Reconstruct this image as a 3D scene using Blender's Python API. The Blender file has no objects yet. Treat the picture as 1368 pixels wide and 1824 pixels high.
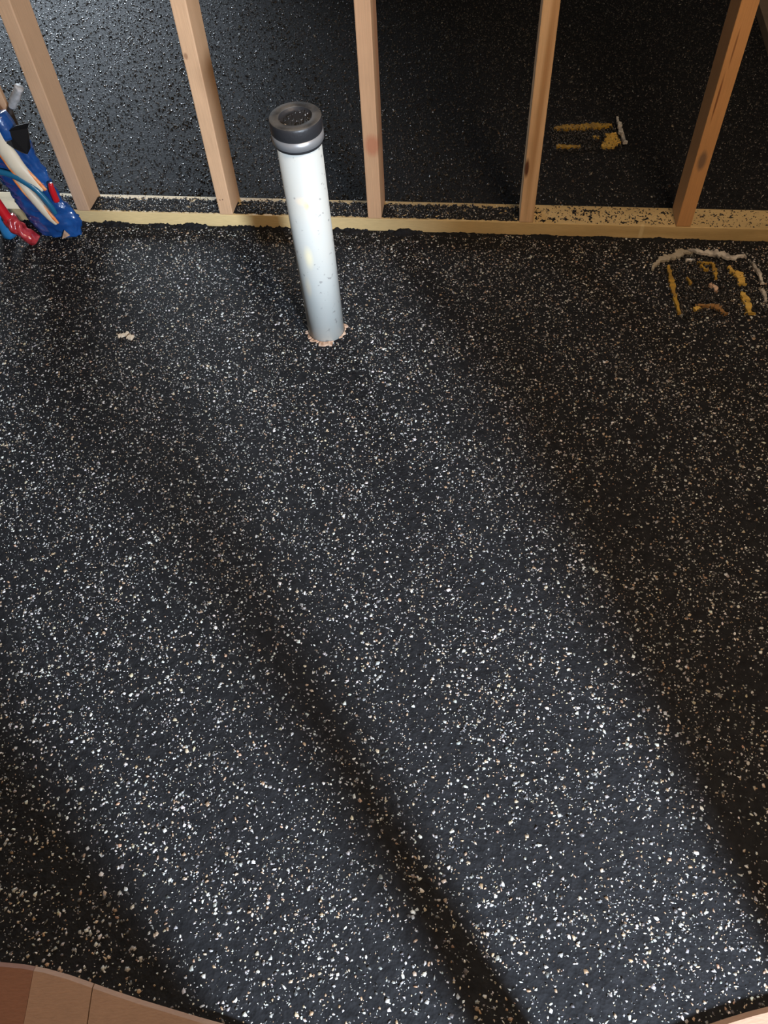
import bpy, bmesh, math, random
import numpy as np
from mathutils import Vector, Matrix, noise

scene = bpy.context.scene
COL = scene.collection
PI = math.pi

# ------------------------------------------------------------------ camera
PITCH, ROLL, CAM_H = 0.926083779, -0.0722295624, 1.25286801
cam_d = bpy.data.cameras.new('camera')
cam_d.sensor_fit = 'VERTICAL'
cam_d.sensor_height = 36.0
cam_d.sensor_width = 27.0
cam_d.lens = 1368.95 / 1824.0 * 36.0
cam_d.clip_start = 0.02
cam = bpy.data.objects.new('camera', cam_d)
COL.objects.link(cam)
F = Vector((0, math.cos(PITCH), -math.sin(PITCH)))
R = Vector((1, 0, 0)); U = R.cross(F)
R2 = R * math.cos(ROLL) + U * math.sin(ROLL)
U2 = -R * math.sin(ROLL) + U * math.cos(ROLL)
m = Matrix((R2, U2, -F)).transposed().to_4x4()
m.translation = Vector((0, 0, CAM_H))
cam.matrix_world = m
scene.camera = cam

# ------------------------------------------------------------------ world, lights, exposure
w = bpy.data.worlds.new('world'); scene.world = w
w.use_nodes = True
w.node_tree.nodes['Background'].inputs[0].default_value = (1.0, 0.90, 0.78, 1)
w.node_tree.nodes['Background'].inputs[1].default_value = 0.075

def lamp(name, kind, loc, target, energy, color, size=0.2, size_y=None, shape='RECTANGLE', spread=None):
    d = bpy.data.lights.new(name, kind)
    d.energy = energy; d.color = color
    if kind == 'AREA':
        d.shape = shape; d.size = size
        if size_y: d.size_y = size_y
        if spread: d.spread = spread
    else:
        d.shadow_soft_size = size
    o = bpy.data.objects.new(name, d); COL.objects.link(o)
    o.location = loc
    o.rotation_euler = (Vector(target) - Vector(loc)).to_track_quat('-Z', 'Y').to_euler()
    return o

# cool light from the room behind the photographer, broken up by the near stud wall
lamp('work_light', 'AREA', (0.85, -1.32, 1.15), (-0.2, 0.7, 0), 190, (0.74, 0.85, 1.0), 0.30, shape='DISK')
# warm bulb overhead on the camera side
lamp('ceiling_bulb', 'POINT', (0.70, 0.30, 2.15), (0, 0, 0), 98, (1.0, 0.76, 0.53), 0.28)
# daylight opening far off beyond the stud wall, on the left
lamp('far_daylight', 'AREA', (-1.75, 5.9, 1.25), (-1.55, 3.3, 0.0), 33, (0.78, 0.89, 1.0), 1.2, 1.5, spread=math.radians(56))

vs = scene.view_settings
vs.view_transform = 'Standard'
try: vs.look = 'None'
except Exception: pass
vs.exposure = 0.0; vs.gamma = 1.0
vs.use_curve_mapping = False

# ------------------------------------------------------------------ helpers
def nodes(name):
    mt = bpy.data.materials.new(name); mt.use_nodes = True
    nt = mt.node_tree
    b = nt.nodes['Principled BSDF']
    return mt, nt, b

def N(nt, kind, **kw):
    n = nt.nodes.new(kind)
    for k, v in kw.items():
        if k.startswith('i_'):
            n.inputs[k[2:].replace('_', ' ')].default_value = v
        else: setattr(n, k, v)
    return n

def lin(r, g, b):
    f = lambda c: (c / 255 / 12.92) if c <= 10 else (((c / 255) + .055) / 1.055) ** 2.4
    return (f(r), f(g), f(b), 1)

def ramp(nt, stops, interp='LINEAR'):
    r = nt.nodes.new('ShaderNodeValToRGB'); cr = r.color_ramp; cr.interpolation = interp
    while len(cr.elements) < len(stops): cr.elements.new(0.5)
    for e, (p, c) in zip(cr.elements, stops):
        e.position = p; e.color = c
    return r

def simple_mat(name, col, rough=.5, metal=0.0, bump=0.0, bscale=60, col2=None, cscale=20, trans=0.0, coat=0.0, sss=0):
    mt, nt, b = nodes(name)
    b.inputs['Base Color'].default_value = col
    b.inputs['Roughness'].default_value = rough
    b.inputs['Metallic'].default_value = metal
    if coat: b.inputs['Coat Weight'].default_value = coat
    if trans: b.inputs['Transmission Weight'].default_value = trans
    tc = N(nt, 'ShaderNodeTexCoord')
    if col2:
        n = N(nt, 'ShaderNodeTexNoise', i_Scale=cscale, i_Detail=4.0)
        nt.links.new(tc.outputs['Object'], n.inputs['Vector'])
        r = ramp(nt, [(.42, col), (.62, col2)])
        nt.links.new(n.outputs['Fac'], r.inputs[0]); nt.links.new(r.outputs[0], b.inputs['Base Color'])
    if bump:
        n = N(nt, 'ShaderNodeTexNoise', i_Scale=bscale, i_Detail=5.0)
        nt.links.new(tc.outputs['Object'], n.inputs['Vector'])
        bp = N(nt, 'ShaderNodeBump', i_Strength=bump, i_Distance=.002)
        nt.links.new(n.outputs['Fac'], bp.inputs['Height']); nt.links.new(bp.outputs[0], b.inputs['Normal'])
    return mt

def wood_mat(name, pale, dark, grain=90.0, wav=0.6, axis='Z', spots=(), rough=.62, stretch=0.05, patch=None):
    """Sawn timber: stretched noise rings along one axis, fine fibre bump, knots as local dark ellipses."""
    mt, nt, b = nodes(name)
    tc = N(nt, 'ShaderNodeTexCoord')
    mp = N(nt, 'ShaderNodeMapping')
    sc = {'X': (stretch, 1, 1), 'Z': (1, 1, stretch)}[axis]
    mp.inputs['Scale'].default_value = sc
    nt.links.new(tc.outputs['Object'], mp.inputs[0])
    n0 = N(nt, 'ShaderNodeTexNoise', i_Scale=14.0, i_Detail=2.0)
    nt.links.new(mp.outputs[0], n0.inputs['Vector'])
    mul = N(nt, 'ShaderNodeMath', operation='MULTIPLY'); mul.inputs[1].default_value = grain * .16
    nt.links.new(n0.outputs['Fac'], mul.inputs[0])
    sn = N(nt, 'ShaderNodeMath', operation='SINE'); nt.links.new(mul.outputs[0], sn.inputs[0])
    rg = N(nt, 'ShaderNodeMapRange'); rg.inputs['From Min'].default_value = -1
    nt.links.new(sn.outputs[0], rg.inputs['Value'])
    nf = N(nt, 'ShaderNodeTexNoise', i_Scale=420.0, i_Detail=3.0)
    nt.links.new(mp.outputs[0], nf.inputs['Vector'])
    nb = N(nt, 'ShaderNodeTexNoise', i_Scale=7.0, i_Detail=3.0)
    nt.links.new(tc.outputs['Object'], nb.inputs['Vector'])
    mix1 = N(nt, 'ShaderNodeMix', data_type='RGBA')
    mix1.inputs[6].default_value = pale; mix1.inputs[7].default_value = dark
    pw = N(nt, 'ShaderNodeMath', operation='POWER'); pw.inputs[1].default_value = 2.2
    nt.links.new(rg.outputs[0], pw.inputs[0])
    m2 = N(nt, 'ShaderNodeMath', operation='MULTIPLY'); m2.inputs[1].default_value = wav
    nt.links.new(pw.outputs[0], m2.inputs[0]); nt.links.new(m2.outputs[0], mix1.inputs[0])
    mix2 = N(nt, 'ShaderNodeMix', data_type='RGBA', blend_type='MULTIPLY'); mix2.inputs[0].default_value = .55
    r = ramp(nt, [(.3, (.62, .62, .62, 1)), (.7, (1.1, 1.1, 1.1, 1))])
    add = N(nt, 'ShaderNodeMath', operation='ADD')
    h1 = N(nt, 'ShaderNodeMath', operation='MULTIPLY'); h1.inputs[1].default_value = .5
    h2 = N(nt, 'ShaderNodeMath', operation='MULTIPLY'); h2.inputs[1].default_value = .5
    nt.links.new(nf.outputs['Fac'], h1.inputs[0]); nt.links.new(nb.outputs['Fac'], h2.inputs[0])
    nt.links.new(h1.outputs[0], add.inputs[0]); nt.links.new(h2.outputs[0], add.inputs[1])
    nt.links.new(add.outputs[0], r.inputs[0])
    nt.links.new(mix1.outputs[2], mix2.inputs[6]); nt.links.new(r.outputs[0], mix2.inputs[7])
    last = mix2.outputs[2]
    for (c, rad, colr, strength) in spots:
        sm = N(nt, 'ShaderNodeVectorMath', operation='SUBTRACT'); sm.inputs[1].default_value = c
        nt.links.new(tc.outputs['Object'], sm.inputs[0])
        dv = N(nt, 'ShaderNodeVectorMath', operation='DIVIDE'); dv.inputs[1].default_value = rad
        nt.links.new(sm.outputs[0], dv.inputs[0])
        ln = N(nt, 'ShaderNodeVectorMath', operation='LENGTH'); nt.links.new(dv.outputs[0], ln.inputs[0])
        nn = N(nt, 'ShaderNodeMath', operation='MULTIPLY_ADD'); nn.inputs[1].default_value = .5
        nt.links.new(nf.outputs['Fac'], nn.inputs[0]); nt.links.new(ln.outputs['Value'], nn.inputs[2])
        rr = ramp(nt, [(.75, (strength,) * 3 + (1,)), (1.0, (strength * .45,) * 3 + (1,)), (1.35 if False else 1.0, (0, 0, 0, 1))])
        sub = N(nt, 'ShaderNodeMapRange'); sub.inputs['From Min'].default_value = 1.45; sub.inputs['From Max'].default_value = .85
        sub.inputs['To Max'].default_value = strength
        nt.nodes.remove(rr)
        nt.links.new(nn.outputs[0], sub.inputs['Value'])
        mx = N(nt, 'ShaderNodeMix', data_type='RGBA'); mx.inputs[7].default_value = colr
        nt.links.new(sub.outputs[0], mx.inputs[0]); nt.links.new(last, mx.inputs[6])
        last = mx.outputs[2]
    nt.links.new(last, b.inputs['Base Color'])
    b.inputs['Roughness'].default_value = rough
    bp = N(nt, 'ShaderNodeBump', i_Strength=.35, i_Distance=.001)
    nt.links.new(nf.outputs['Fac'], bp.inputs['Height']); nt.links.new(bp.outputs[0], b.inputs['Normal'])
    return mt

def link(name, me, mat=None, parent=None, smooth=False):
    o = bpy.data.objects.new(name, me); COL.objects.link(o)
    if mat: me.materials.append(mat)
    if parent: o.parent = parent
    if smooth:
        me.polygons.foreach_set('use_smooth', [True] * len(me.polygons))
    return o

def from_bm(name, bm, mat=None, parent=None, smooth=False):
    me = bpy.data.meshes.new(name); bm.normal_update(); bm.to_mesh(me); bm.free()
    return link(name, me, mat, parent, smooth)

def empty(name, loc=(0, 0, 0), rz=0):
    o = bpy.data.objects.new(name, None); COL.objects.link(o)
    o.location = loc; o.rotation_euler = (0, 0, rz); o.empty_display_size = .05
    return o

def tag(o, label=None, cat=None, group=None, kind=None):
    if label: o['label'] = label
    if cat: o['category'] = cat
    if group: o['group'] = group
    if kind: o['kind'] = kind
    return o

def box_bm(x0, x1, y0, y1, z0, z1, bev=0.0, seg=2, cuts=0, axis=2, jitter=0):
    bm = bmesh.new()
    bmesh.ops.create_cube(bm, size=1)
    for v in bm.verts:
        v.co = Vector(((x0 + x1) / 2 + v.co.x * (x1 - x0), (y0 + y1) / 2 + v.co.y * (y1 - y0), (z0 + z1) / 2 + v.co.z * (z1 - z0)))
    if bev: bmesh.ops.bevel(bm, geom=list(bm.edges), offset=bev, segments=seg, affect='EDGES', profile=.6)
    return bm

def smooth_path(pts, n=6):
    P = [Vector(p) for p in pts]; out = []
    for i in range(len(P) - 1):
        p0 = P[max(i - 1, 0)]; p1 = P[i]; p2 = P[i + 1]; p3 = P[min(i + 2, len(P) - 1)]
        for k in range(n):
            t = k / n
            out.append(.5 * ((2 * p1) + (p2 - p0) * t + (2 * p0 - 5 * p1 + 4 * p2 - p3) * t * t + (3 * p1 - p0 - 3 * p2 + p3) * t ** 3))
    out.append(P[-1]); return out

def tube_bm(pts, rad, seg=14, n=6, flat=1.0, wob=0.0, cap=True, seed=0):
    """Swept tube with a radius per control point; wob crumples it."""
    path = smooth_path(pts, n) if n > 1 else [Vector(p) for p in pts]
    rads = rad if isinstance(rad, (list, tuple)) else [rad] * len(pts)
    bm = bmesh.new(); rings = []
    for i, c in enumerate(path):
        f = i / (len(path) - 1) * (len(rads) - 1); k = min(int(f), len(rads) - 2); r = rads[k] + (rads[k + 1] - rads[k]) * (f - k)
        d = (path[min(i + 1, len(path) - 1)] - path[max(i - 1, 0)]).normalized()
        a = d.cross(Vector((0, 1, 0)));
        if a.length < 1e-3: a = Vector((1, 0, 0))
        a.normalize(); b = d.cross(a).normalized()
        ring = []
        for j in range(seg):
            t = 2 * PI * j / seg
            rr = r * (1 + wob * noise.noise(Vector((c.x * 40 + math.cos(t) * 1.3, seed + math.sin(t) * 1.3, c.z * 40))))
            ring.append(bm.verts.new(c + a * math.cos(t) * rr + b * math.sin(t) * rr * flat))
        rings.append(ring)
    for i in range(len(rings) - 1):
        for j in range(seg):
            bm.faces.new((rings[i][j], rings[i][(j + 1) % seg], rings[i + 1][(j + 1) % seg], rings[i + 1][j]))
    if cap:
        bm.faces.new(list(reversed(rings[0]))); bm.faces.new(rings[-1])
    bmesh.ops.recalc_face_normals(bm, faces=bm.faces)
    return bm

def lathe_bm(prof, seg=64):
    """prof: list of (r, z)."""
    bm = bmesh.new(); rings = []
    for r, z in prof:
        if r < 1e-6: rings.append([bm.verts.new((0, 0, z))]); continue
        rings.append([bm.verts.new((r * math.cos(2 * PI * j / seg), r * math.sin(2 * PI * j / seg), z)) for j in range(seg)])
    for A, B in zip(rings, rings[1:]):
        for j in range(seg):
            k = (j + 1) % seg
            if len(A) == 1 and len(B) == 1: continue
            if len(A) == 1: bm.faces.new((A[0], B[k], B[j]))
            elif len(B) == 1: bm.faces.new((A[j], A[k], B[0]))
            else: bm.faces.new((A[j], A[k], B[k], B[j]))
    bmesh.ops.recalc_face_normals(bm, faces=bm.faces)
    return bm

def ragged_strip_bm(path, width, thick, z0, seed, rag=.5, n=10, lift=0.0):
    """A torn strip with thickness following a floor path, its edges ragged."""
    rnd = random.Random(seed)
    P = smooth_path([(x, y, 0) for x, y in path], n) if len(path) > 2 else [Vector((path[0][0], path[0][1], 0)).lerp(Vector((path[1][0], path[1][1], 0)), i / (n * 3)) for i in range(n * 3 + 1)]
    bm = bmesh.new(); rows = []
    for i, c in enumerate(P):
        d = (P[min(i + 1, len(P) - 1)] - P[max(i - 1, 0)]).normalized()
        nn = Vector((-d.y, d.x, 0))
        f = i / (len(P) - 1); wd = width if not isinstance(width, (list, tuple)) else width[min(int(f * (len(width) - 1)), len(width) - 2)] * (1 - (f * (len(width) - 1)) % 1) + width[min(int(f * (len(width) - 1)) + 1, len(width) - 1)] * ((f * (len(width) - 1)) % 1)
        a = wd * .5 * (1 + rag * rnd.uniform(-1, 1)); b = wd * .5 * (1 + rag * rnd.uniform(-1, 1))
        zz = z0 + lift * (.5 + .5 * noise.noise(Vector((c.x * 30, c.y * 30, seed))))
        rows.append([bm.verts.new(c + nn * a + Vector((0, 0, zz + thick * rnd.uniform(.6, 1.1)))), bm.verts.new(c - nn * b + Vector((0, 0, zz + thick * rnd.uniform(.6, 1.1)))),
                     bm.verts.new(c - nn * b + Vector((0, 0, zz - .003))), bm.verts.new(c + nn * a + Vector((0, 0, zz - .003)))])
    for A, B in zip(rows, rows[1:]):
        for j in range(4):
            k = (j + 1) % 4
            bm.faces.new((A[j], A[k], B[k], B[j]))
    bm.faces.new(rows[0]); bm.faces.new(list(reversed(rows[-1])))
    bmesh.ops.recalc_face_normals(bm, faces=bm.faces)
    return bm

# ------------------------------------------------------------------ frames: the stud wall stands askew to the camera
WA, WW = 1.9365019913742376, -0.17270533375605565
CW, SW = math.cos(WW), math.sin(WW)
def wl(s, t, z=0.0):            # wall coordinates (along, behind, up) -> world
    return Vector((CW * s - SW * t, WA + SW * s + CW * t, z))
def to_wall(x, y):
    dx, dy = x, y - WA
    return (CW * dx + SW * dy, -SW * dx + CW * dy)

# ------------------------------------------------------------------ materials
def matrix_mat():
    mt, nt, b = nodes('black_granulate')
    tc = N(nt, 'ShaderNodeTexCoord')
    v1 = N(nt, 'ShaderNodeTexVoronoi', i_Scale=230.0); v1.inputs['Randomness'].default_value = 1
    v2 = N(nt, 'ShaderNodeTexVoronoi', i_Scale=95.0)
    n1 = N(nt, 'ShaderNodeTexNoise', i_Scale=60.0, i_Detail=6.0)
    n2 = N(nt, 'ShaderNodeTexNoise', i_Scale=3.0, i_Detail=3.0)
    for n in (v1, v2, n1, n2): nt.links.new(tc.outputs['Object'], n.inputs['Vector'])
    r = ramp(nt, [(.25, (.0092, .0097, .0110, 1)), (.75, (.0200, .0210, .0235, 1))])
    nt.links.new(n1.outputs['Fac'], r.inputs[0]); nt.links.new(r.outputs[0], b.inputs['Base Color'])
    a = N(nt, 'ShaderNodeMath', operation='ADD'); nt.links.new(v1.outputs['Distance'], a.inputs[0])
    a2 = N(nt, 'ShaderNodeMath', operation='MULTIPLY'); a2.inputs[1].default_value = 1.6
    nt.links.new(v2.outputs['Distance'], a2.inputs[0]); nt.links.new(a2.outputs[0], a.inputs[1])
    a3 = N(nt, 'ShaderNodeMath', operation='ADD'); nt.links.new(a.outputs[0], a3.inputs[0]); nt.links.new(n1.outputs['Fac'], a3.inputs[1])
    bp = N(nt, 'ShaderNodeBump', i_Strength=.55, i_Distance=.0013)
    nt.links.new(a3.outputs[0], bp.inputs['Height']); nt.links.new(bp.outputs[0], b.inputs['Normal'])
    b.inputs['Roughness'].default_value = .72
    b.inputs['Specular IOR Level'].default_value = .05
    return mt
M_MATRIX = matrix_mat()

def chip_mat(name, rough):
    mt, nt, b = nodes(name)
    at = N(nt, 'ShaderNodeVertexColor'); at.layer_name = 'Col'
    nt.links.new(at.outputs['Color'], b.inputs['Base Color'])
    b.inputs['Roughness'].default_value = rough
    return mt
M_CHIP = chip_mat('stone_chip_mix', .38)
M_CRUMB = chip_mat('glossy_crumb_mix', .19)

# ------------------------------------------------------------------ floor
floor = from_bm('floor', box_bm(-3.2, 3.2, -2.2, 6.4, -.06, 0.0), M_MATRIX)
tag(floor, 'black granular floor speckled with pale and tan stone chips', kind='structure')

def chips_mesh(name, X, Y, Z, SIZE, C, tilt, thick, rs, asp=(.38, 1.0)):
    n = len(X); K = 5
    ang = (np.arange(K) / K * 2 * PI)[None, :] + rs.uniform(-.35, .35, (n, K)) + rs.uniform(0, 2 * PI, (n, 1))
    rad = SIZE[:, None] * .5 * rs.uniform(.45, 1.2, (n, K))
    lx = rad * np.cos(ang); ly = rad * np.sin(ang) * rs.uniform(asp[0], asp[1], (n, 1))
    rot = rs.uniform(0, 2 * PI, (n, 1))
    px = lx * np.cos(rot) - ly * np.sin(rot); py = lx * np.sin(rot) + ly * np.cos(rot)
    tx = rs.normal(0, tilt, (n, 1)); ty = rs.normal(0, tilt, (n, 1))
    h = SIZE[:, None] * thick * rs.uniform(.5, 1.2, (n, 1))
    top = np.stack([X[:, None] + px * .72, Y[:, None] + py * .72, Z[:, None] + h + px * tx + py * ty], -1)
    bot = np.stack([X[:, None] + px, Y[:, None] + py, np.repeat(Z[:, None] - .0012, K, 1)], -1)
    V = np.concatenate([top, bot], 1).reshape(-1, 3)
    base = (np.arange(n) * 2 * K)[:, None]
    fl = []
    tris = []
    for k in range(1, K - 1): tris.append(base + np.array([[0, k, k + 1]]))
    for k in range(K):
        k2 = (k + 1) % K
        tris.append(base + np.array([[k, K + k, K + k2]])); tris.append(base + np.array([[k, K + k2, k2]]))
    T = np.stack(tris, 1).reshape(-1, 3)
    me = bpy.data.meshes.new(name)
    me.vertices.add(len(V)); me.vertices.foreach_set('co', V.astype(np.float32).ravel())
    me.loops.add(T.size); me.loops.foreach_set('vertex_index', T.astype(np.int32).ravel())
    me.polygons.add(len(T)); me.polygons.foreach_set('loop_start', (np.arange(len(T)) * 3).astype(np.int32))
    ca = me.color_attributes.new('Col', 'FLOAT_COLOR', 'POINT')
    cc = np.ones((n, 2 * K, 4), np.float32); cc[:, :, :3] = C[:, None, :]
    ca.data.foreach_set('color', cc.ravel())
    me.update(); me.validate()
    return me

def chip_colours(n, rs, dim=1.0):
    kind = rs.choice(5, n, p=[.27, .25, .24, .12, .12])
    base = np.array([[.56, .57, .56], [.27, .275, .27], [.10, .10, .10], [.33, .225, .145], [.42, .36, .26]])
    c = base[kind] * rs.uniform(.65, 1.25, (n, 1)) * rs.uniform(.94, 1.06, (n, 3)) * dim
    return np.clip(c, 0, .85)

def visible_band(n, y0, y1, rs):
    """uniform points in the ground trapezium that the room's framing leaves open."""
    y = rs.uniform(y0, y1, n); 
    xl = -0.70 - 0.26 * y; xr = 0.56 + 0.36 * y
    x = rs.uniform(-3.1, 3.1, n)
    k = (x > xl) & (x < xr)
    return x[k], y[k]

def clear(x, y):
    s, t = to_wall(x, y)
    k = ~((t > -.003) & (t < .092))
    k &= np.hypot(x + .11, y - 1.519) > .047
    return k

rs = np.random.RandomState(7)
# pale chips, dense and fairly even, slightly clustered
x, y = visible_band(400000, 0.0, 2.3, rs)
cl = np.array([noise.noise(Vector((a * 9, b * 9, 1.3))) for a, b in zip(x, y)])
k = (rs.uniform(0, 1, len(x)) < np.clip(.86 + cl * .45, .4, 1)) & clear(x, y)
s_, t_ = to_wall(x, y); k &= t_ < .0
x, y = x[k], y[k]; n = len(x)
size = np.clip(rs.lognormal(math.log(.0038), .46, n), .0012, .0100)
me = chips_mesh('stone_chip_scatter', x, y, np.zeros(n), size, chip_colours(n, rs), .16, .16, rs)
tag(link('stone_chip_scatter', me, M_CHIP, floor), kind='stuff')
# beyond the stud wall the chips are fewer, their colour darkened for dimmer light
x, y = visible_band(270000, 1.6, 4.2, rs)
s_, t_ = to_wall(x, y); k = (t_ > .092) & (rs.uniform(0, 1, len(x)) < .75)
x, y = x[k], y[k]; n = len(x)
size = np.clip(rs.lognormal(math.log(.0050), .45, n), .0016, .012)
col = np.where(rs.uniform(0, 1, (n, 1)) < .06, chip_colours(n, rs, .30), np.array([[.024, .022, .020]]) * rs.uniform(.3, 2.4, (n, 1)))
me = chips_mesh('dimmed_chip_scatter', x, y, np.zeros(n), size, col, .38, .28, rs)
tag(link('dimmed_chip_scatter', me, M_CRUMB, floor), kind='stuff')
# black crumbs that roughen the surface of the near floor
x, y = visible_band(40000, 0.0, 2.3, rs)
s_, t_ = to_wall(x, y); k = clear(x, y) & (t_ < 0)
x, y = x[k], y[k]; n = len(x)
size = np.clip(rs.lognormal(math.log(.0036), .4, n), .0015, .008)
col = np.array([[.020, .0205, .0215]]) * rs.uniform(.5, 1.7, (n, 1))
me = chips_mesh('black_crumb_scatter', x, y, np.zeros(n), size, col, .2, .18, rs)
tag(link('black_crumb_scatter', me, M_CRUMB, floor), kind='stuff')

# the largest chips, nearest the camera, each one its own piece
protos = []
for i in range(14):
    one = chips_mesh('stone_chip', np.zeros(1), np.zeros(1), np.zeros(1), np.array([.010]), chip_colours(1, rs), .12, .16, rs)
    one.materials.append(M_CHIP); protos.append(one)
rnd = random.Random(5)
for i in range(240):
    yy = rnd.uniform(.06, .75); xx = rnd.uniform(-.60 - .2 * yy, .50 + .3 * yy)
    o = bpy.data.objects.new('stone_chip', rnd.choice(protos)); COL.objects.link(o); o.parent = floor
    sc = rnd.uniform(.62, 1.0); o.scale = (sc, sc * rnd.uniform(.7, 1), sc); o.location = (xx, yy, .0008); o.rotation_euler = (0, 0, rnd.uniform(0, 6.28))

# ------------------------------------------------------------------ the stud wall
STUDS = [-0.8330, -0.4089, 0.0145, 0.4294, 0.8429]
wall = empty('stud_wall', (0, WA, 0), WW)
tag(wall, 'timber stud wall frame of upright studs on a flat bottom plate', 'wall frame')

stud_looks = [
    ('pale tan planed stud beside the blue wrapped water lines', wood_mat('wood_pale_tan', (.54, .34, .20, 1), (.45, .27, .15, 1), 60, .4, stretch=.04)),
    ('tan stud with a small dark knot on its front', wood_mat('wood_tan', (.58, .36, .205, 1), (.45, .27, .14, 1), 70, .5, stretch=.04,
        spots=[((.008, 0, .418), (.005, .02, .008), (.20, .09, .04, 1), .7), ((.010, 0, .045), (.002, .02, .002), (.08, .03, .02, 1), .8), ((.018, 0, .046), (.002, .02, .002), (.08, .03, .02, 1), .8)])),
    ('pinkish stud with a reddish knot band near its foot', wood_mat('wood_pinkish', (.62, .38, .215, 1), (.52, .25, .13, 1), 80, .8, stretch=.03,
        spots=[((.024, 0, .207), (.022, .05, .028), (.46, .17, .085, 1), .75)])),
    ('yellowish stud with bold grain and a dark resin pocket', wood_mat('wood_bold_grain', (.85, .60, .36, 1), (.52, .30, .14, 1), 220, .95, stretch=.035,
        spots=[((.005, 0, .155), (.006, .02, .026), (.10, .03, .015, 1), .95)])),
    ('orange brown stud with a split and a grey knot', wood_mat('wood_orange', (.60, .32, .13, 1), (.45, .20, .07, 1), 60, .8, stretch=.03,
        spots=[((.010, 0, .33), (.0022, .02, .055), (.17, .06, .02, 1), .9), ((.014, 0, .44), (.002, .02, .04), (.20, .08, .03, 1), .8), ((.017, 0, .182), (.010, .02, .026), (.17, .11, .075, 1), .85)])),
]
for sx, (lab, mt) in zip(STUDS, stud_looks):
    bm = box_bm(0, .038, 0, .089, 0, 2.36, bev=.0028, seg=2)
    o = from_bm('stud', bm, mt, wall)
    o.location = (sx, 0, .038); o['label'] = lab
o = from_bm('stud', box_bm(0, .038, 0, .089, 0, 2.36, bev=.0028), stud_looks[0][1], wall); o.location = (-1.2394, 0, .038)
o = from_bm('stud', box_bm(0, .038, 0, .089, 0, 2.36, bev=.0028), stud_looks[4][1], wall); o.location = (1.2493, 0, .038)

M_PLATE = wood_mat('wood_treated_yellow', (.64, .48, .23, 1), (.46, .33, .14, 1), 75, .9, axis='X', stretch=.10,
                   spots=[((.757, 0, .02), (.0055, .01, .05), (.66, .55, .30, 1), .8)])
pl = from_bm('bottom_plate', box_bm(-2.4, 2.4, 0, .089, 0, .038, bev=.0022), M_PLATE, wall)
pl['label'] = 'yellowish treated bottom plate'
tp = from_bm('top_plate', box_bm(-2.4, 2.4, 0, .089, 2.398, 2.436, bev=.002), stud_looks[0][1], wall)

WINV = (Matrix.Translation((0, WA, 0)) @ Matrix.Rotation(WW, 4, 'Z')).inverted()
# dirt on top of the plate: a thin uneven layer, thick in the left bays, thin speckle at the right
def dirt(s0, s1, t0, t1, base, amp, fn, name, nx, ny):
    verts = []; faces = []
    for j in range(ny + 1):
        for i in range(nx + 1):
            s = s0 + (s1 - s0) * i / nx; t = t0 + (t1 - t0) * j / ny
            verts.append(wl(s, t, base + fn(s, t)))
    for j in range(ny):
        for i in range(nx):
            a = j * (nx + 1) + i
            if max(verts[k].z for k in (a, a + 1, a + nx + 2, a + nx + 1)) > base + .0002:
                faces.append((a, a + 1, a + nx + 2, a + nx + 1))
    me = bpy.data.meshes.new(name); me.from_pydata([tuple(v) for v in verts], [], faces); me.update()
    return me

def layer(s, t):
    nn = noise.noise(Vector((s * 70, t * 70, 3))) * .5 + noise.noise(Vector((s * 190, t * 190, 9))) * .5
    big = noise.noise(Vector((s * 9, t * 20, 5)))
    cover = .62 if s < .44 else -.15
    if s > .87: cover = -.30
    edge = -1.4 * max(0, (t - .066) / .023) - 1.6 * max(0, (.010 - t) / .010)
    if -.87 < s < -.42: edge *= 1.0 + .6 * max(0, big)
    return .0032 * max(-.3, min(1.0, cover + edge + nn * 1.5 + big * .35))
me = dirt(-1.0, 1.30, .002, .087, .0375, 0, layer, 'dirt_layer', 900, 34)
o = link('dirt_layer', me, M_MATRIX, pl, True); o.matrix_parent_inverse = WINV; tag(o, kind='stuff')

X = []; Y = []; Z = []; S = []; C = []
r2 = random.Random(3)
for i in range(9000):
    s = r2.uniform(-1.0, 1.30); t = r2.uniform(.004, .085)
    h = layer(s, t)
    left = s < .44
    if any(a - .003 < s < a + .041 for a in STUDS): continue
    if h < .0002 and (r2.random() > (.32 if not left else .25)): continue
    if not left and r2.random() < .25: continue
    p = wl(s, t); X.append(p.x); Y.append(p.y); Z.append(.038 + max(h, 0)); S.append(r2.uniform(.002, .0075 if not left else .006))
    v = r2.random()
    if v < .80 or not left: C.append([.018, .016, .014])
    elif v < .95: C.append([.30, .27, .22])
    else: C.append([.5, .5, .48])
me = chips_mesh('crumb', np.array(X), np.array(Y), np.array(Z), np.array(S), np.array(C), .3, .25, rs, asp=(.3, .9))
o = link('crumb', me, M_CRUMB, pl); o.matrix_parent_inverse = WINV; tag(o, kind='stuff')

# granulate heaped unevenly against the front and the back foot of the plate
def berm(s, t):
    nn = noise.noise(Vector((s * 60, t * 60, 13))) * .6 + noise.noise(Vector((s * 160, t * 160, 2))) * .4
    f = max(0, 1 - abs(t) / .022)
    lft = 1.0 if s < .2 else .55
    return f * (.0035 + .013 * nn + .010 * noise.noise(Vector((s * 13, 4, 1)))) * lft * 1.1 - .0004
me = dirt(-1.3, 1.4, -.024, .0, 0.0, 0, berm, 'granulate_berm', 900, 12)
tag(link('granulate_berm', me, M_MATRIX, floor, True), kind='stuff')

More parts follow.
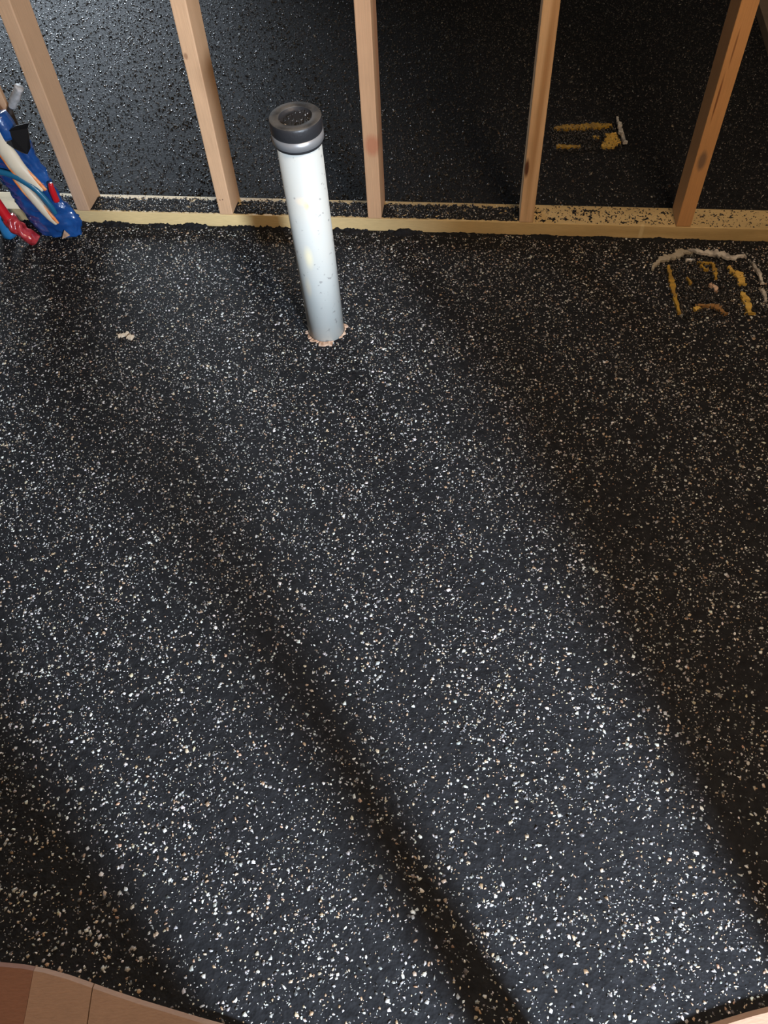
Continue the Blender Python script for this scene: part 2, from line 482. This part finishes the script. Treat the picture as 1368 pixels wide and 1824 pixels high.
# ------------------------------------------------------------------ drain pipe with test cap
def pvc_mat():
    mt, nt, b = nodes('white_plastic_pipe')
    tc = N(nt, 'ShaderNodeTexCoord')
    b.inputs['Roughness'].default_value = .36
    last = None
    base = N(nt, 'ShaderNodeRGB'); base.outputs[0].default_value = (.50, .52, .49, 1); last = base.outputs[0]
    n = N(nt, 'ShaderNodeTexNoise', i_Scale=9.0, i_Detail=3.0); nt.links.new(tc.outputs['Object'], n.inputs['Vector'])
    r = ramp(nt, [(.45, (0, 0, 0, 1)), (.75, (.35, .35, .35, 1))]); nt.links.new(n.outputs['Fac'], r.inputs[0])
    mx = N(nt, 'ShaderNodeMix', data_type='RGBA'); mx.inputs[7].default_value = (.58, .52, .41, 1)
    nt.links.new(r.outputs[0], mx.inputs[0]); nt.links.new(last, mx.inputs[6]); last = mx.outputs[2]
    # grey scuffs (denser near the foot)
    v = N(nt, 'ShaderNodeTexNoise', i_Scale=75.0, i_Detail=2.0); nt.links.new(tc.outputs['Object'], v.inputs['Vector'])
    r = ramp(nt, [(.66, (0, 0, 0, 1)), (.70, (.8, .8, .8, 1))]); nt.links.new(v.outputs['Fac'], r.inputs[0])
    mx = N(nt, 'ShaderNodeMix', data_type='RGBA'); mx.inputs[7].default_value = (.28, .28, .27, 1)
    nt.links.new(r.outputs[0], mx.inputs[0]); nt.links.new(last, mx.inputs[6]); last = mx.outputs[2]
    for c, rad, colr, st in [((.006, -.044, .385), (.011, .02, .013), (.80, .45, .17, 1), .8), ((-.008, -.044, .395), (.014, .02, .010), (.78, .62, .42, 1), .5),
                             ((.013, -.043, .372), (.003, .02, .008), (.45, .28, .16, 1), .7), ((-.012, -.043, .255), (.010, .02, .03), (.80, .72, .45, 1), .6), ((-.024, -.037, .17), (.008, .02, .03), (.76, .65, .45, 1), .5)]:
        sm = N(nt, 'ShaderNodeVectorMath', operation='SUBTRACT'); sm.inputs[1].default_value = c; nt.links.new(tc.outputs['Object'], sm.inputs[0])
        dv = N(nt, 'ShaderNodeVectorMath', operation='DIVIDE'); dv.inputs[1].default_value = rad; nt.links.new(sm.outputs[0], dv.inputs[0])
        ln = N(nt, 'ShaderNodeVectorMath', operation='LENGTH'); nt.links.new(dv.outputs[0], ln.inputs[0])
        mr = N(nt, 'ShaderNodeMapRange'); mr.inputs['From Min'].default_value = 1.2; mr.inputs['From Max'].default_value = .3; mr.inputs['To Max'].default_value = st
        nt.links.new(ln.outputs['Value'], mr.inputs['Value'])
        mx = N(nt, 'ShaderNodeMix', data_type='RGBA'); mx.inputs[7].default_value = colr
        nt.links.new(mr.outputs[0], mx.inputs[0]); nt.links.new(last, mx.inputs[6]); last = mx.outputs[2]
    nt.links.new(last, b.inputs['Base Color'])
    return mt
pipe = empty('drain_pipe', (-.1100, 1.5195, 0))
pipe.rotation_euler = (math.atan(.0695), -math.atan(.0072), 0)
tag(pipe, 'upright white plastic drain pipe with black rubber cap rising from floor', 'pipe')
from_bm('pipe_body', lathe_bm([(.0395, -.05), (.0444, -.05), (.0444, .52), (.0395, .52), (.0395, -.05)], 96), pvc_mat(), pipe, True)
M_RUB = simple_mat('black_rubber', (.020, .020, .022, 1), .45, bump=.2, bscale=200)
M_DUST = simple_mat('dusty_rubber', (.085, .075, .062, 1), .7, bump=.4, bscale=150, col2=(.020, .019, .018, 1), cscale=25)
cap = from_bm('rubber_cap', lathe_bm([(.0447, .499), (.0480, .4985), (.0486, .502), (.0492, .522), (.0501, .5235), (.0504, .543), (.0497, .5468), (.0485, .5482), (.034, .5478), (.0315, .5465), (.0300, .5425), (.024, .5415), (0, .541)], 96), M_RUB, pipe, True)
cap['label'] = 'black rubber pipe cap'
d_ = from_bm('cap_rim', lathe_bm([(.0499, .5478), (.0490, .5487), (.0330, .5484), (.0318, .5470), (.0345, .5474), (.047, .5475), (.0499, .5478)], 96), M_DUST, cap, True)
d_['label'] = 'dusty grey cap rim'
band = from_bm('clamp_band', lathe_bm([(.0490, .5045), (.0506, .5050), (.0506, .5220), (.0490, .5225)], 96), simple_mat('dull_steel', (.34, .34, .34, 1), .38, metal=.55, bump=.1, bscale=80), cap, True)
band['label'] = 'dull steel clamp band'
nc = 70; aa = rs.uniform(0, 2 * PI, nc); rr = .032 * np.sqrt(rs.uniform(0, 1, nc))
me = chips_mesh('cap_grit', rr * np.cos(aa), rr * np.sin(aa), np.full(nc, .5418), rs.uniform(.002, .006, nc), np.where(rs.uniform(0, 1, (nc, 1)) < .25, .32, .02) * np.ones((nc, 3)), .4, .3, rs)
tag(link('cap_grit', me, M_CRUMB, cap), kind='stuff')

# torn tan foam around the foot of the pipe
M_FOAM = simple_mat('tan_foam_board', (.36, .22, .14, 1), .8, bump=.6, bscale=150, col2=(.62, .45, .33, 1), cscale=60)
coll = empty('torn_collar', (-.11, 1.519, 0))
tag(coll, 'torn tan foam scraps around the foot of the white pipe', 'collar')
def arc_piece(a0, a1, r0, r1, h, seed, name='foam_scrap'):
    r3 = random.Random(seed); bm = bmesh.new(); rows = []
    n = max(6, int((a1 - a0) / 5))
    for i in range(n + 1):
        a = math.radians(a0 + (a1 - a0) * i / n); e = math.sin(PI * i / n) ** .5
        ro = r0 + (r1 - r0) * e * r3.uniform(.15, 1.35) + .0005
        hh = h * r3.uniform(.6, 1.2)
        rows.append([bm.verts.new((r0 * math.cos(a), r0 * math.sin(a), -.002)), bm.verts.new((ro * math.cos(a), ro * math.sin(a), -.002)),
                     bm.verts.new((ro * math.cos(a), ro * math.sin(a), hh * .7)), bm.verts.new((r0 * math.cos(a), r0 * math.sin(a), hh))])
    for A, B in zip(rows, rows[1:]):
        for j in range(4):
            k = (j + 1) % 4; bm.faces.new((A[j], A[k], B[k], B[j]))
    bm.faces.new(rows[0]); bm.faces.new(rows[-1][::-1])
    bmesh.ops.recalc_face_normals(bm, faces=bm.faces)
    return from_bm(name, bm, M_FOAM, coll)
arc_piece(196, 246, .0452, .054, .004, 1)
arc_piece(240, 292, .0452, .061, .0035, 2)
arc_piece(-48, -12, .0452, .0505, .004, 3)
arc_piece(-8, 34, .0452, .0530, .005, 4)
arc_piece(175, 192, .0452, .0520, .003, 5)

# scrap of cream foam lying on the near floor
scr = empty('foam_scraps', (-.615, 1.55, 0))
tag(scr, 'small cream foam scraps on black floor left of pipe', 'scrap')
for (dx, dy, l, wd, ang, sd) in [(-.012, .004, .016, .010, .3, 1), (.000, .008, .014, .006, 1.1, 2), (.012, -.006, .015, .012, -.3, 3)]:
    bm = ragged_strip_bm([(-l / 2, 0), (l / 2, 0)], wd, .004, .002, sd, .5, 3)
    o = from_bm('foam_scrap', bm, simple_mat('cream_foam', (.72, .62, .48, 1), .8), scr)
    o.location = (dx, dy, 0); o.rotation_euler = (0, 0, ang)

# ------------------------------------------------------------------ yellow form boxes let into the floor
M_YEL = simple_mat('yellow_plastic', (.42, .26, .035, 1), .5, bump=.5, bscale=120, col2=(.28, .17, .03, 1), cscale=50)
M_YEL2 = simple_mat('pale_yellow_plastic', (.60, .40, .09, 1), .45, bump=.5, bscale=120, col2=(.42, .27, .05, 1), cscale=50)
M_FILM = simple_mat('clear_white_film', (.62, .60, .55, 1), .25, bump=.6, bscale=90, col2=(.30, .29, .27, 1), cscale=45)
front_box = empty('floor_form_box', (.86, 1.58, 0))
tag(front_box, 'buried yellow form box with torn white film rim in front of studs', 'form box', 'yellow form boxes in the floor')
def strip(box, name, pts, wd, mat, seed, th=.006, z0=.002, rag=.45, lift=0.0, n=8, lab=None):
    bx, by = box.location.x, box.location.y
    o = from_bm(name, ragged_strip_bm([(a - bx, b - by) for a, b in pts], wd, th, z0, seed, rag, n, lift), mat, box)
    if lab: o['label'] = lab
    return o
strip(front_box, 'yellow_rib', [(.785, 1.672), (.777, 1.616), (.768, 1.56), (.760, 1.482)], [.005, .010, .012, .010, .004], M_YEL, 11, lab='long yellow rib at left side')
strip(front_box, 'yellow_rib', [(.862, 1.678), (.900, 1.669)], [.004, .006], M_YEL, 12, n=4)
strip(front_box, 'yellow_rib', [(.900, 1.668), (.894, 1.630), (.888, 1.604)], [.008, .010, .003], M_YEL, 13)
strip(front_box, 'yellow_rib', [(.868, 1.664), (.873, 1.648), (.882, 1.645)], [.006, .005], M_YEL, 14, n=4)
strip(front_box, 'yellow_rib', [(.935, 1.652), (.938, 1.63), (.948, 1.615), (.945, 1.575)], [.005, .010, .022, .014], M_YEL2, 15)
strip(front_box, 'yellow_rib', [(.934, 1.545), (.934, 1.52), (.926, 1.462)], [.006, .020, .008], M_YEL2, 16)
strip(front_box, 'yellow_rib', [(.799, 1.492), (.815, 1.498)], [.012, .010], M_YEL2, 17, n=3)
strip(front_box, 'brown_lip', [(.805, 1.507), (.838, 1.503), (.855, 1.497), (.868, 1.466)], [.005, .008, .016, .004], simple_mat('brown_edge', (.26, .14, .045, 1), .6, bump=.5), 18, lab='brown torn lower lip')
strip(front_box, 'yellow_rib', [(.819, 1.618), (.821, 1.592)], [.005, .006], M_YEL, 19, n=3)
strip(front_box, 'tan_flake', [(.866, 1.585), (.876, 1.568), (.872, 1.555)], [.008, .012, .004], M_FOAM, 20, n=4)
strip(front_box, 'film_rim', [(.737, 1.655), (.762, 1.688), (.800, 1.704), (.835, 1.722), (.862, 1.722)], [.006, .012, .024, .018, .006], simple_mat('grey_film', (.36, .33, .26, 1), .35, bump=.5, bscale=90), 21, th=.004, lift=.010, rag=.6, n=8, lab='grey torn film at left corner')
strip(front_box, 'film_rim', [(.850, 1.724), (.880, 1.715), (.915, 1.702), (.945, 1.688), (.990, 1.684)], [.005, .012, .022, .018, .006], M_FILM, 22, th=.004, lift=.012, rag=.75, n=8, lab='white torn film along back edge')
strip(front_box, 'film_rim', [(.835, 1.690), (.858, 1.687)], [.003, .008, .003], M_FILM, 23, th=.003, lift=.006)
strip(front_box, 'film_rim', [(.998, 1.655), (1.000, 1.615), (.992, 1.565)], [.004, .009, .003], M_FILM, 24, th=.003, lift=.012)
strip(front_box, 'film_rim', [(.984, 1.548), (.984, 1.53), (.979, 1.502)], [.006, .011, .004], M_FILM, 25, th=.003, lift=.008)
back_box = empty('floor_form_box', (.72, 2.35, 0))
tag(back_box, 'buried yellow form box seen between two studs behind bottom plate', 'form box', 'yellow form boxes in the floor')
strip(back_box, 'yellow_slab', [(.628, 2.414), (.665, 2.416), (.70, 2.412), (.735, 2.412), (.77, 2.412), (.812, 2.408)], [.014, .026, .026, .034, .030, .010], M_YEL, 31, rag=.35, lab='long yellow strip at back edge')
strip(back_box, 'yellow_slab', [(.614, 2.306), (.65, 2.298), (.686, 2.293)], [.016, .016, .008], M_YEL, 32, rag=.35)
strip(back_box, 'yellow_slab', [(.752, 2.283), (.775, 2.294), (.789, 2.318), (.797, 2.352)], [.010, .038, .038, .018], M_YEL2, 33, rag=.4, lab='pale yellow ribbed corner')
for i in range(5):
    yy = 2.292 + i * .014
    strip(back_box, 'corner_rib', [(.790, yy), (.812, yy + .003)], [.004, .005], M_YEL2, 40 + i, th=.009, rag=.2, n=2)
strip(back_box, 'yellow_slab', [(.737, 2.345), (.756, 2.342)], [.008, .006], M_YEL2, 35, n=3)
strip(back_box, 'film_rim', [(.835, 2.440), (.829, 2.39), (.824, 2.35), (.821, 2.277)], [.006, .009, .013, .006], M_FILM, 34, th=.006, lift=.022, rag=.35, lab='white torn film on right edge')
# loose black granules spilled over the boxes
def spill(box, x0, x1, y0, y1, n, seed):
    q = np.random.RandomState(seed)
    X = q.uniform(x0, x1, n); Y = q.uniform(y0, y1, n)
    me = chips_mesh('granule_fill', X - box.location.x, Y - box.location.y, np.full(n, .004), q.uniform(.003, .009, n), np.array([[.016, .015, .014]]) * q.uniform(.4, 2.2, (n, 1)), .35, .4, q)
    tag(link('granule_fill', me, M_CRUMB, box), kind='stuff')
spill(front_box, .76, .97, 1.46, 1.71, 1100, 1)
spill(back_box, .61, .82, 2.27, 2.44, 900, 2)

# ------------------------------------------------------------------ wrapped water lines at the left
M_BLUE = simple_mat('blue_film', (.008, .055, .22, 1), .25, bump=1.0, bscale=48, col2=(.014, .085, .30, 1), cscale=30, coat=.4)
M_WHITEO = simple_mat('white_tube', (.66, .60, .47, 1), .4, col2=(.72, .66, .52, 1), cscale=20)
M_ORANGE = simple_mat('orange_reflection', (.80, .22, .05, 1), .4, col2=(.85, .42, .18, 1), cscale=60)  # orange reflections on the white tubes, laid on as coloured strips
M_TEAL = simple_mat('teal_tube', (.01, .12, .24, 1), .3, coat=.3)
M_RED = simple_mat('red_tube', (.52, .010, .018, 1), .32, coat=.3)
M_REDF = simple_mat('red_film', (.34, .018, .025, 1), .2, bump=.9, bscale=60, col2=(.50, .06, .07, 1), cscale=50, coat=.5)
M_BLK = simple_mat('black_tape_and_shade', (.006, .006, .007, 1), .5)
bundle = empty('wrapped_water_lines', (-.88, 2.01, 0))
tag(bundle, 'bundle of water lines in blue plastic wrap standing beside leftmost stud', 'water lines')
BO = Vector((-.88, 2.01, 0))
def bt(name, pts, rad, mat, parent=bundle, off=0.0, lab=None, **kw):
    P = [Vector((x, y + off, z)) - BO for x, y, z in pts]
    o = from_bm(name, tube_bm(P, rad, **kw), mat, parent, True)
    if lab: o['label'] = lab
    return o
# crumpled blue sleeve: lofted between its two outlines
def sleeve():
    Lp = smooth_path([(-1.000, 2.024, .262), (-.985, 2.024, .22), (-.972, 2.024, .179), (-.962, 2.023, .152), (-.957, 2.023, .118), (-.948, 2.022, .075), (-.938, 2.02, .044), (-.925, 2.017, .014)], 7)
    Rp = smooth_path([(-.850, 2.003, .296), (-.845, 2.003, .250), (-.838, 2.001, .205), (-.832, 2.0, .160), (-.820, 1.998, .119), (-.807, 1.996, .086), (-.796, 1.995, .053), (-.806, 1.995, .012)], 7)
    bm = bmesh.new(); rows = []; S = 44
    for i, (a, b) in enumerate(zip(Lp, Rp)):
        c = (a + b) / 2; h = (b - a) / 2; row = []
        for j in range(S):
            t = 2 * PI * j / S
            q = Vector((math.cos(t), math.sin(t), i * .1))
            cr = noise.noise(Vector((math.cos(t) * 2.2, math.sin(t) * 2.2, i * .16))) * .006 + noise.noise(Vector((math.cos(t) * 7, math.sin(t) * 7, i * .55))) * .005 + abs(noise.noise(Vector((math.cos(t) * 5 + i * .22, math.sin(t) * 5, i * .25)))) * .009
            p = c + h * math.cos(t) * 1.0 + Vector((0, 1, 0)) * math.sin(t) * .020
            n_ = Vector((math.cos(t), math.sin(t), 0))
            row.append(bm.verts.new(p + n_ * cr - BO + Vector((0, .008, 0))))
        rows.append(row)
    for A, B in zip(rows, rows[1:]):
        for j in range(S):
            k = (j + 1) % S; bm.faces.new((A[j], A[k], B[k], B[j]))
    bm.faces.new(rows[0]); bm.faces.new(rows[-1][::-1])
    bmesh.ops.recalc_face_normals(bm, faces=bm.faces)
    o = from_bm('plastic_sleeve', bm, M_BLUE, bundle, True); o['label'] = 'crumpled blue plastic sleeve'
    return o
sleeve()
FR = -.036   # the lines lie on the front of the sleeve
up = [(-.910, 1.993, .350), (-.908, 1.993, .286), (-.900, 1.992, .251), (-.891, 1.990, .221), (-.873, 1.987, .190), (-.855, 1.984, .158)]
low = [(-.909, 1.993, .200), (-.895, 1.991, .162), (-.883, 1.989, .131), (-.871, 1.987, .101), (-.861, 1.985, .078), (-.853, 1.984, .060)]
wt = bt('supply_tube', up, [.022, .022, .022, .021, .018, .012], M_WHITEO, off=-.002, lab='wide white tube with orange reflections at its edges', flat=.55)
bt('orange_reflection', [(x - .015 * f, y, z - .006) for (x, y, z), f in zip(up, (1, 1, 1, 1, .9, .8))], [.007, .007, .0075, .007, .006, .004], M_ORANGE, wt, off=-.005, flat=.6)
bt('orange_reflection', [(x + .014 * f, y, z + .004) for (x, y, z), f in zip(up[2:], (.9, 1, 1, .9))], [.002, .004, .006, .005], M_ORANGE, wt, off=-.005, flat=.6)
wt = bt('supply_tube', low, [.008, .0115, .0135, .0125, .010, .004], M_WHITEO, off=-.003, lab='white lower tube end with orange reflections at its edges', flat=.7)
bt('orange_reflection', [(x - .008, y, z - .004) for (x, y, z) in low[:3]], [.004, .006, .003], M_ORANGE, wt, off=-.005, flat=.7)
bt('orange_reflection', [(x + .007, y, z + .004) for (x, y, z) in low[2:]], [.002, .005, .0055, .003], M_ORANGE, wt, off=-.006, flat=.7)
bt('supply_tube', [(-.975, 2.004, .222), (-.926, 1.997, .210), (-.904, 1.993, .200), (-.888, 1.99, .188), (-.867, 1.986, .168), (-.854, 1.984, .145), (-.845, 1.982, .121), (-.840, 1.982, .096)], [.0085] * 7 + [.006], M_TEAL, off=-.010, lab='teal blue tube crossing the bundle', flat=.8)
bt('supply_tube', [(-.822, 1.978, .181), (-.825, 1.979, .159), (-.826, 1.982, .129)], [.006, .0085, .0085], M_RED, off=-.002, lab='short red tube end')
cp = bt('tube_cap', [(-.900, 2.012, .350), (-.893, 2.010, .325), (-.887, 2.009, .296)], [.027, .029, .027], M_BLUE, off=.0, lab='rounded blue tube cap', n=3)
bt('cap_opening_shade', [(-.905, 1.992, .347), (-.902, 1.990, .335)], [.014, .011], M_BLK, cp, off=-.006, lab='dark opening in blue cap', n=2)  # solid black plug, its colour stands for the shade inside the opening
# black tape flag
tp_pts = [(-.905, .306), (-.880, .318), (-.850, .334), (-.812, .341), (-.826, .324), (-.832, .300), (-.836, .277), (-.850, .262), (-.866, .262), (-.880, .276)]
bm = bmesh.new(); fr = []; bk = []
for i, (x, z) in enumerate(tp_pts):
    yy = 1.982 + .006 * math.sin(i * 1.7)
    fr.append(bm.verts.new(Vector((x, yy, z)) - BO)); bk.append(bm.verts.new(Vector((x, yy + .004, z)) - BO))
bm.faces.new(fr); bm.faces.new(bk[::-1])
for i in range(len(fr)): bm.faces.new((fr[i], bk[i], bk[(i + 1) % len(fr)], fr[(i + 1) % len(fr)]))
bmesh.ops.recalc_face_normals(bm, faces=bm.faces)
o = from_bm('tape_flag', bm, M_BLK, bundle); o['label'] = 'black tape flag'
bm = bmesh.new()
vs_ = [bm.verts.new(Vector(v) - BO) for v in [(-.853, 1.975, .017), (-.838, 1.975, .042), (-.828, 1.975, .026), (-.853, 1.979, .017), (-.838, 1.979, .042), (-.828, 1.979, .026)]]
bm.faces.new(vs_[:3]); bm.faces.new(vs_[3:][::-1])
for i in range(3): bm.faces.new((vs_[i], vs_[(i + 1) % 3], vs_[3 + (i + 1) % 3], vs_[3 + i]))
bmesh.ops.recalc_face_normals(bm, faces=bm.faces)
o = from_bm('tag', bm, M_FOAM, bundle); o['label'] = 'small tan paper tag'

red = empty('red_water_line', (-.98, 2.02, 0))
tag(red, 'red water line wrapped in red film left of the blue wrap', 'water line')
RO = Vector((-.98, 2.02, 0))
def rt(name, pts, rad, mat, lab=None, **kw):
    o = from_bm(name, tube_bm([Vector(p) - RO for p in pts], rad, **kw), mat, red, True)
    if lab: o['label'] = lab
rt('red_tube', [(-1.03, 2.01, .235), (-1.008, 2.003, .175), (-.995, 2.0, .12), (-.985, 2.0, .07)], .0135, M_RED)
rt('film_wrap', [(-.985, 2.0, .080), (-.978, 2.0, .058), (-.966, 1.998, .038), (-.952, 1.997, .022), (-.934, 1.996, .003)], [.017, .021, .020, .019, .015], M_REDF, 'crumpled red film', wob=.5, seg=20)
cyan = from_bm('blue_water_line', tube_bm([(-1.035, 2.05, .16), (-1.028, 2.045, .09), (-1.02, 2.04, .0)], [.019, .021, .021], wob=.3), simple_mat('light_blue_film', (.03, .22, .50, 1), .3, bump=.6, bscale=50, coat=.4), None, True)
tag(cyan, 'light blue wrapped water line at far left edge behind red line', 'water line')
peg = empty('conduit_stub', (-.903, 2.114, 0))
tag(peg, 'pale grey conduit end on dark stem behind the blue wrapped lines', 'conduit')
o = from_bm('conduit_end', tube_bm([(.007, 0, .322), (.026, -.004, .345), (.050, -.009, .372)], [.0105, .0120, .0115], seg=16, wob=.15), simple_mat('pale_grey_plastic', (.46, .46, .46, 1), .6, bump=.4, bscale=150, col2=(.30, .31, .31, 1), cscale=60), peg, True)
o = from_bm('stem', tube_bm([(0, 0, 0), (0, 0, .20), (-.004, 0, .30), (.008, 0, .326)], [.008, .008, .008, .006], seg=12), simple_mat('dark_brown_rubber', (.035, .026, .020, 1), .6), peg, True)
o['label'] = 'dark brown stem'
stick = from_bm('wooden_stake', box_bm(-.011, .011, -.008, .008, 0, .52, bev=.002), stud_looks[0][1])
stick.location = (-.915, 2.135, 0); stick.rotation_euler = (0, -.03, 0)
tag(stick, 'thin pale wooden stake standing behind the wrapped water lines', 'stake')

# ------------------------------------------------------------------ things beyond, at the top right
sp_ = from_bm('side_plate', box_bm(-.045, .045, -.9, .9, 0, .038, bev=.002), wood_mat('wood_grey_brown', (.25, .19, .135, 1), (.17, .13, .09, 1), 70, .6, axis='X'))
sp_.location = (1.60, 3.25, 0); sp_.rotation_euler = (0, 0, -.22)
tag(sp_, 'grey brown timber plate lying on floor beyond rightmost stud', 'timber')
bm = bmesh.new(); bmesh.ops.create_icosphere(bm, subdivisions=5, radius=1)
for v in bm.verts:
    n1 = noise.noise(v.co * 1.6) * .22 + noise.noise(v.co * 5) * .08
    c = v.co * (1 + n1); v.co = Vector((c.x * .16, c.y * .22, max(c.z, -.75) * .11 + .082))
bag = from_bm('cream_sack', bm, simple_mat('cream_sack_cloth', (.50, .46, .32, 1), .8, bump=.5, bscale=60, col2=(.42, .37, .25, 1), cscale=14), None, True)
bag.location = (1.80, 3.22, 0.038)
tag(bag, 'crumpled cream sack at top right corner beyond the timber plate', 'sack')

# ------------------------------------------------------------------ curved boards at the foot of the picture
M_BOARD = wood_mat('wood_smooth_brown', (.36, .225, .15, 1), (.32, .19, .12, 1), 40, .4, axis='X', stretch=.3)
M_BOARD_D = wood_mat('wood_reddish_brown', (.24, .11, .065, 1), (.20, .085, .045, 1), 40, .4, axis='X', stretch=.3)
def curved_board(name, edge, y_back, mat, parent, thick=.018):
    bm = bmesh.new(); top = []; mid = []; bot = []; topb = []; botb = []
    for x, y in edge:
        top.append(bm.verts.new((x, y - .006, thick))); mid.append(bm.verts.new((x, y, thick - .005))); bot.append(bm.verts.new((x, y, 0)))
        topb.append(bm.verts.new((x, y_back, thick))); botb.append(bm.verts.new((x, y_back, 0)))
    for i in range(len(edge) - 1):
        for A, B in ((topb, top), (top, mid), (mid, bot), (bot, botb), (botb, topb)):
            bm.faces.new((A[i], A[i + 1], B[i + 1], B[i]))
    for i in (0, len(edge) - 1):
        bm.faces.new((topb[i], top[i], mid[i], bot[i], botb[i]))
    bmesh.ops.recalc_face_normals(bm, faces=bm.faces)
    return from_bm(name, bm, mat, parent)
lb = empty('curved_board', (-.45, .05, 0))
tag(lb, 'smooth brown curved-edge board with seam at bottom left corner', 'board')
LE = [(-.78, .188), (-.70, .187), (-.6244, .1835), (-.5916, .1788), (-.5583, .1742), (-.5252, .1670), (-.491, .1572), (-.4654, .1484), (-.4447, .1412), (-.4245, .1342), (-.3835, .1206), (-.3433, .1083), (-.3037, .0962), (-.2647, .085), (-.2337, .073), (-.19, .055)]
def cut(E_, a, b):
    pts = [p for p in E_ if a < p[0] < b]
    def at(x):
        for (x0, y0), (x1, y1) in zip(E_, E_[1:]):
            if x0 <= x <= x1: return y0 + (y1 - y0) * (x - x0) / (x1 - x0)
        return E_[-1][1]
    pts = [(a, at(a))] + pts + [(b, at(b))]
    out = []
    for (x0, y0), (x1, y1) in zip(pts, pts[1:]):
        for i in range(3): out.append((x0 + (x1 - x0) * i / 3, y0 + (y1 - y0) * i / 3))
    return out + [pts[-1]]
def shift(o, p):
    for v in o.data.vertices: v.co -= Vector(p)
b1 = curved_board('board_piece', cut(LE, -.78, -.541), -.004, M_BOARD_D, lb); b1['label'] = 'reddish brown end piece'; shift(b1, (-.45, .05, 0))
b2 = curved_board('board_piece', cut(LE, -.5405, -.4535), -.004, M_BOARD, lb); shift(b2, (-.45, .05, 0))
b3 = curved_board('board_piece', cut(LE, -.4520, -.19), -.004, M_BOARD, lb); shift(b3, (-.45, .05, 0))
rb = curved_board('curved_board', cut([(.30, .02), (.3523, .0379), (.3807, .0461), (.4086, .0518), (.4404, .0574), (.4625, .0605), (.4871, .0622), (.60, .064), (.70, .06)], .30, .70), -.004, M_BOARD, None)
tag(rb, 'smooth tan curved-edge board at bottom right corner of the floor', 'board')

# ------------------------------------------------------------------ near stud wall behind the camera line: it throws the long shadows
near = empty('stud_wall', (0, -.008, 0), 0)
tag(near, 'near timber stud wall just below the picture that shades the floor', 'wall frame')
from_bm('bottom_plate', box_bm(-2.4, 2.4, -.089, 0, 0, .038, bev=.002), M_PLATE, near)
from_bm('top_plate', box_bm(-2.4, 2.4, -.089, 0, 2.398, 2.436, bev=.002), stud_looks[0][1], near)
for i in range(-5, 6):
    o = from_bm('stud', box_bm(-.019, .019, -.089, 0, 0, 2.36, bev=.0028), stud_looks[i % 3][1], near)
    o.location = (.168 + .4064 * i, 0, .038)
M_OSB = simple_mat('sheathing_board', (.42, .27, .14, 1), .8, bump=.4, bscale=60, col2=(.30, .18, .09, 1), cscale=50)
from_bm('sheathing', box_bm(-2.4, -.125, -.102, -.0895, 0, 2.436, bev=.001), M_OSB, near)
from_bm('sheathing', box_bm(.545, 2.4, -.102, -.0895, 0, 2.436, bev=.001), M_OSB, near)
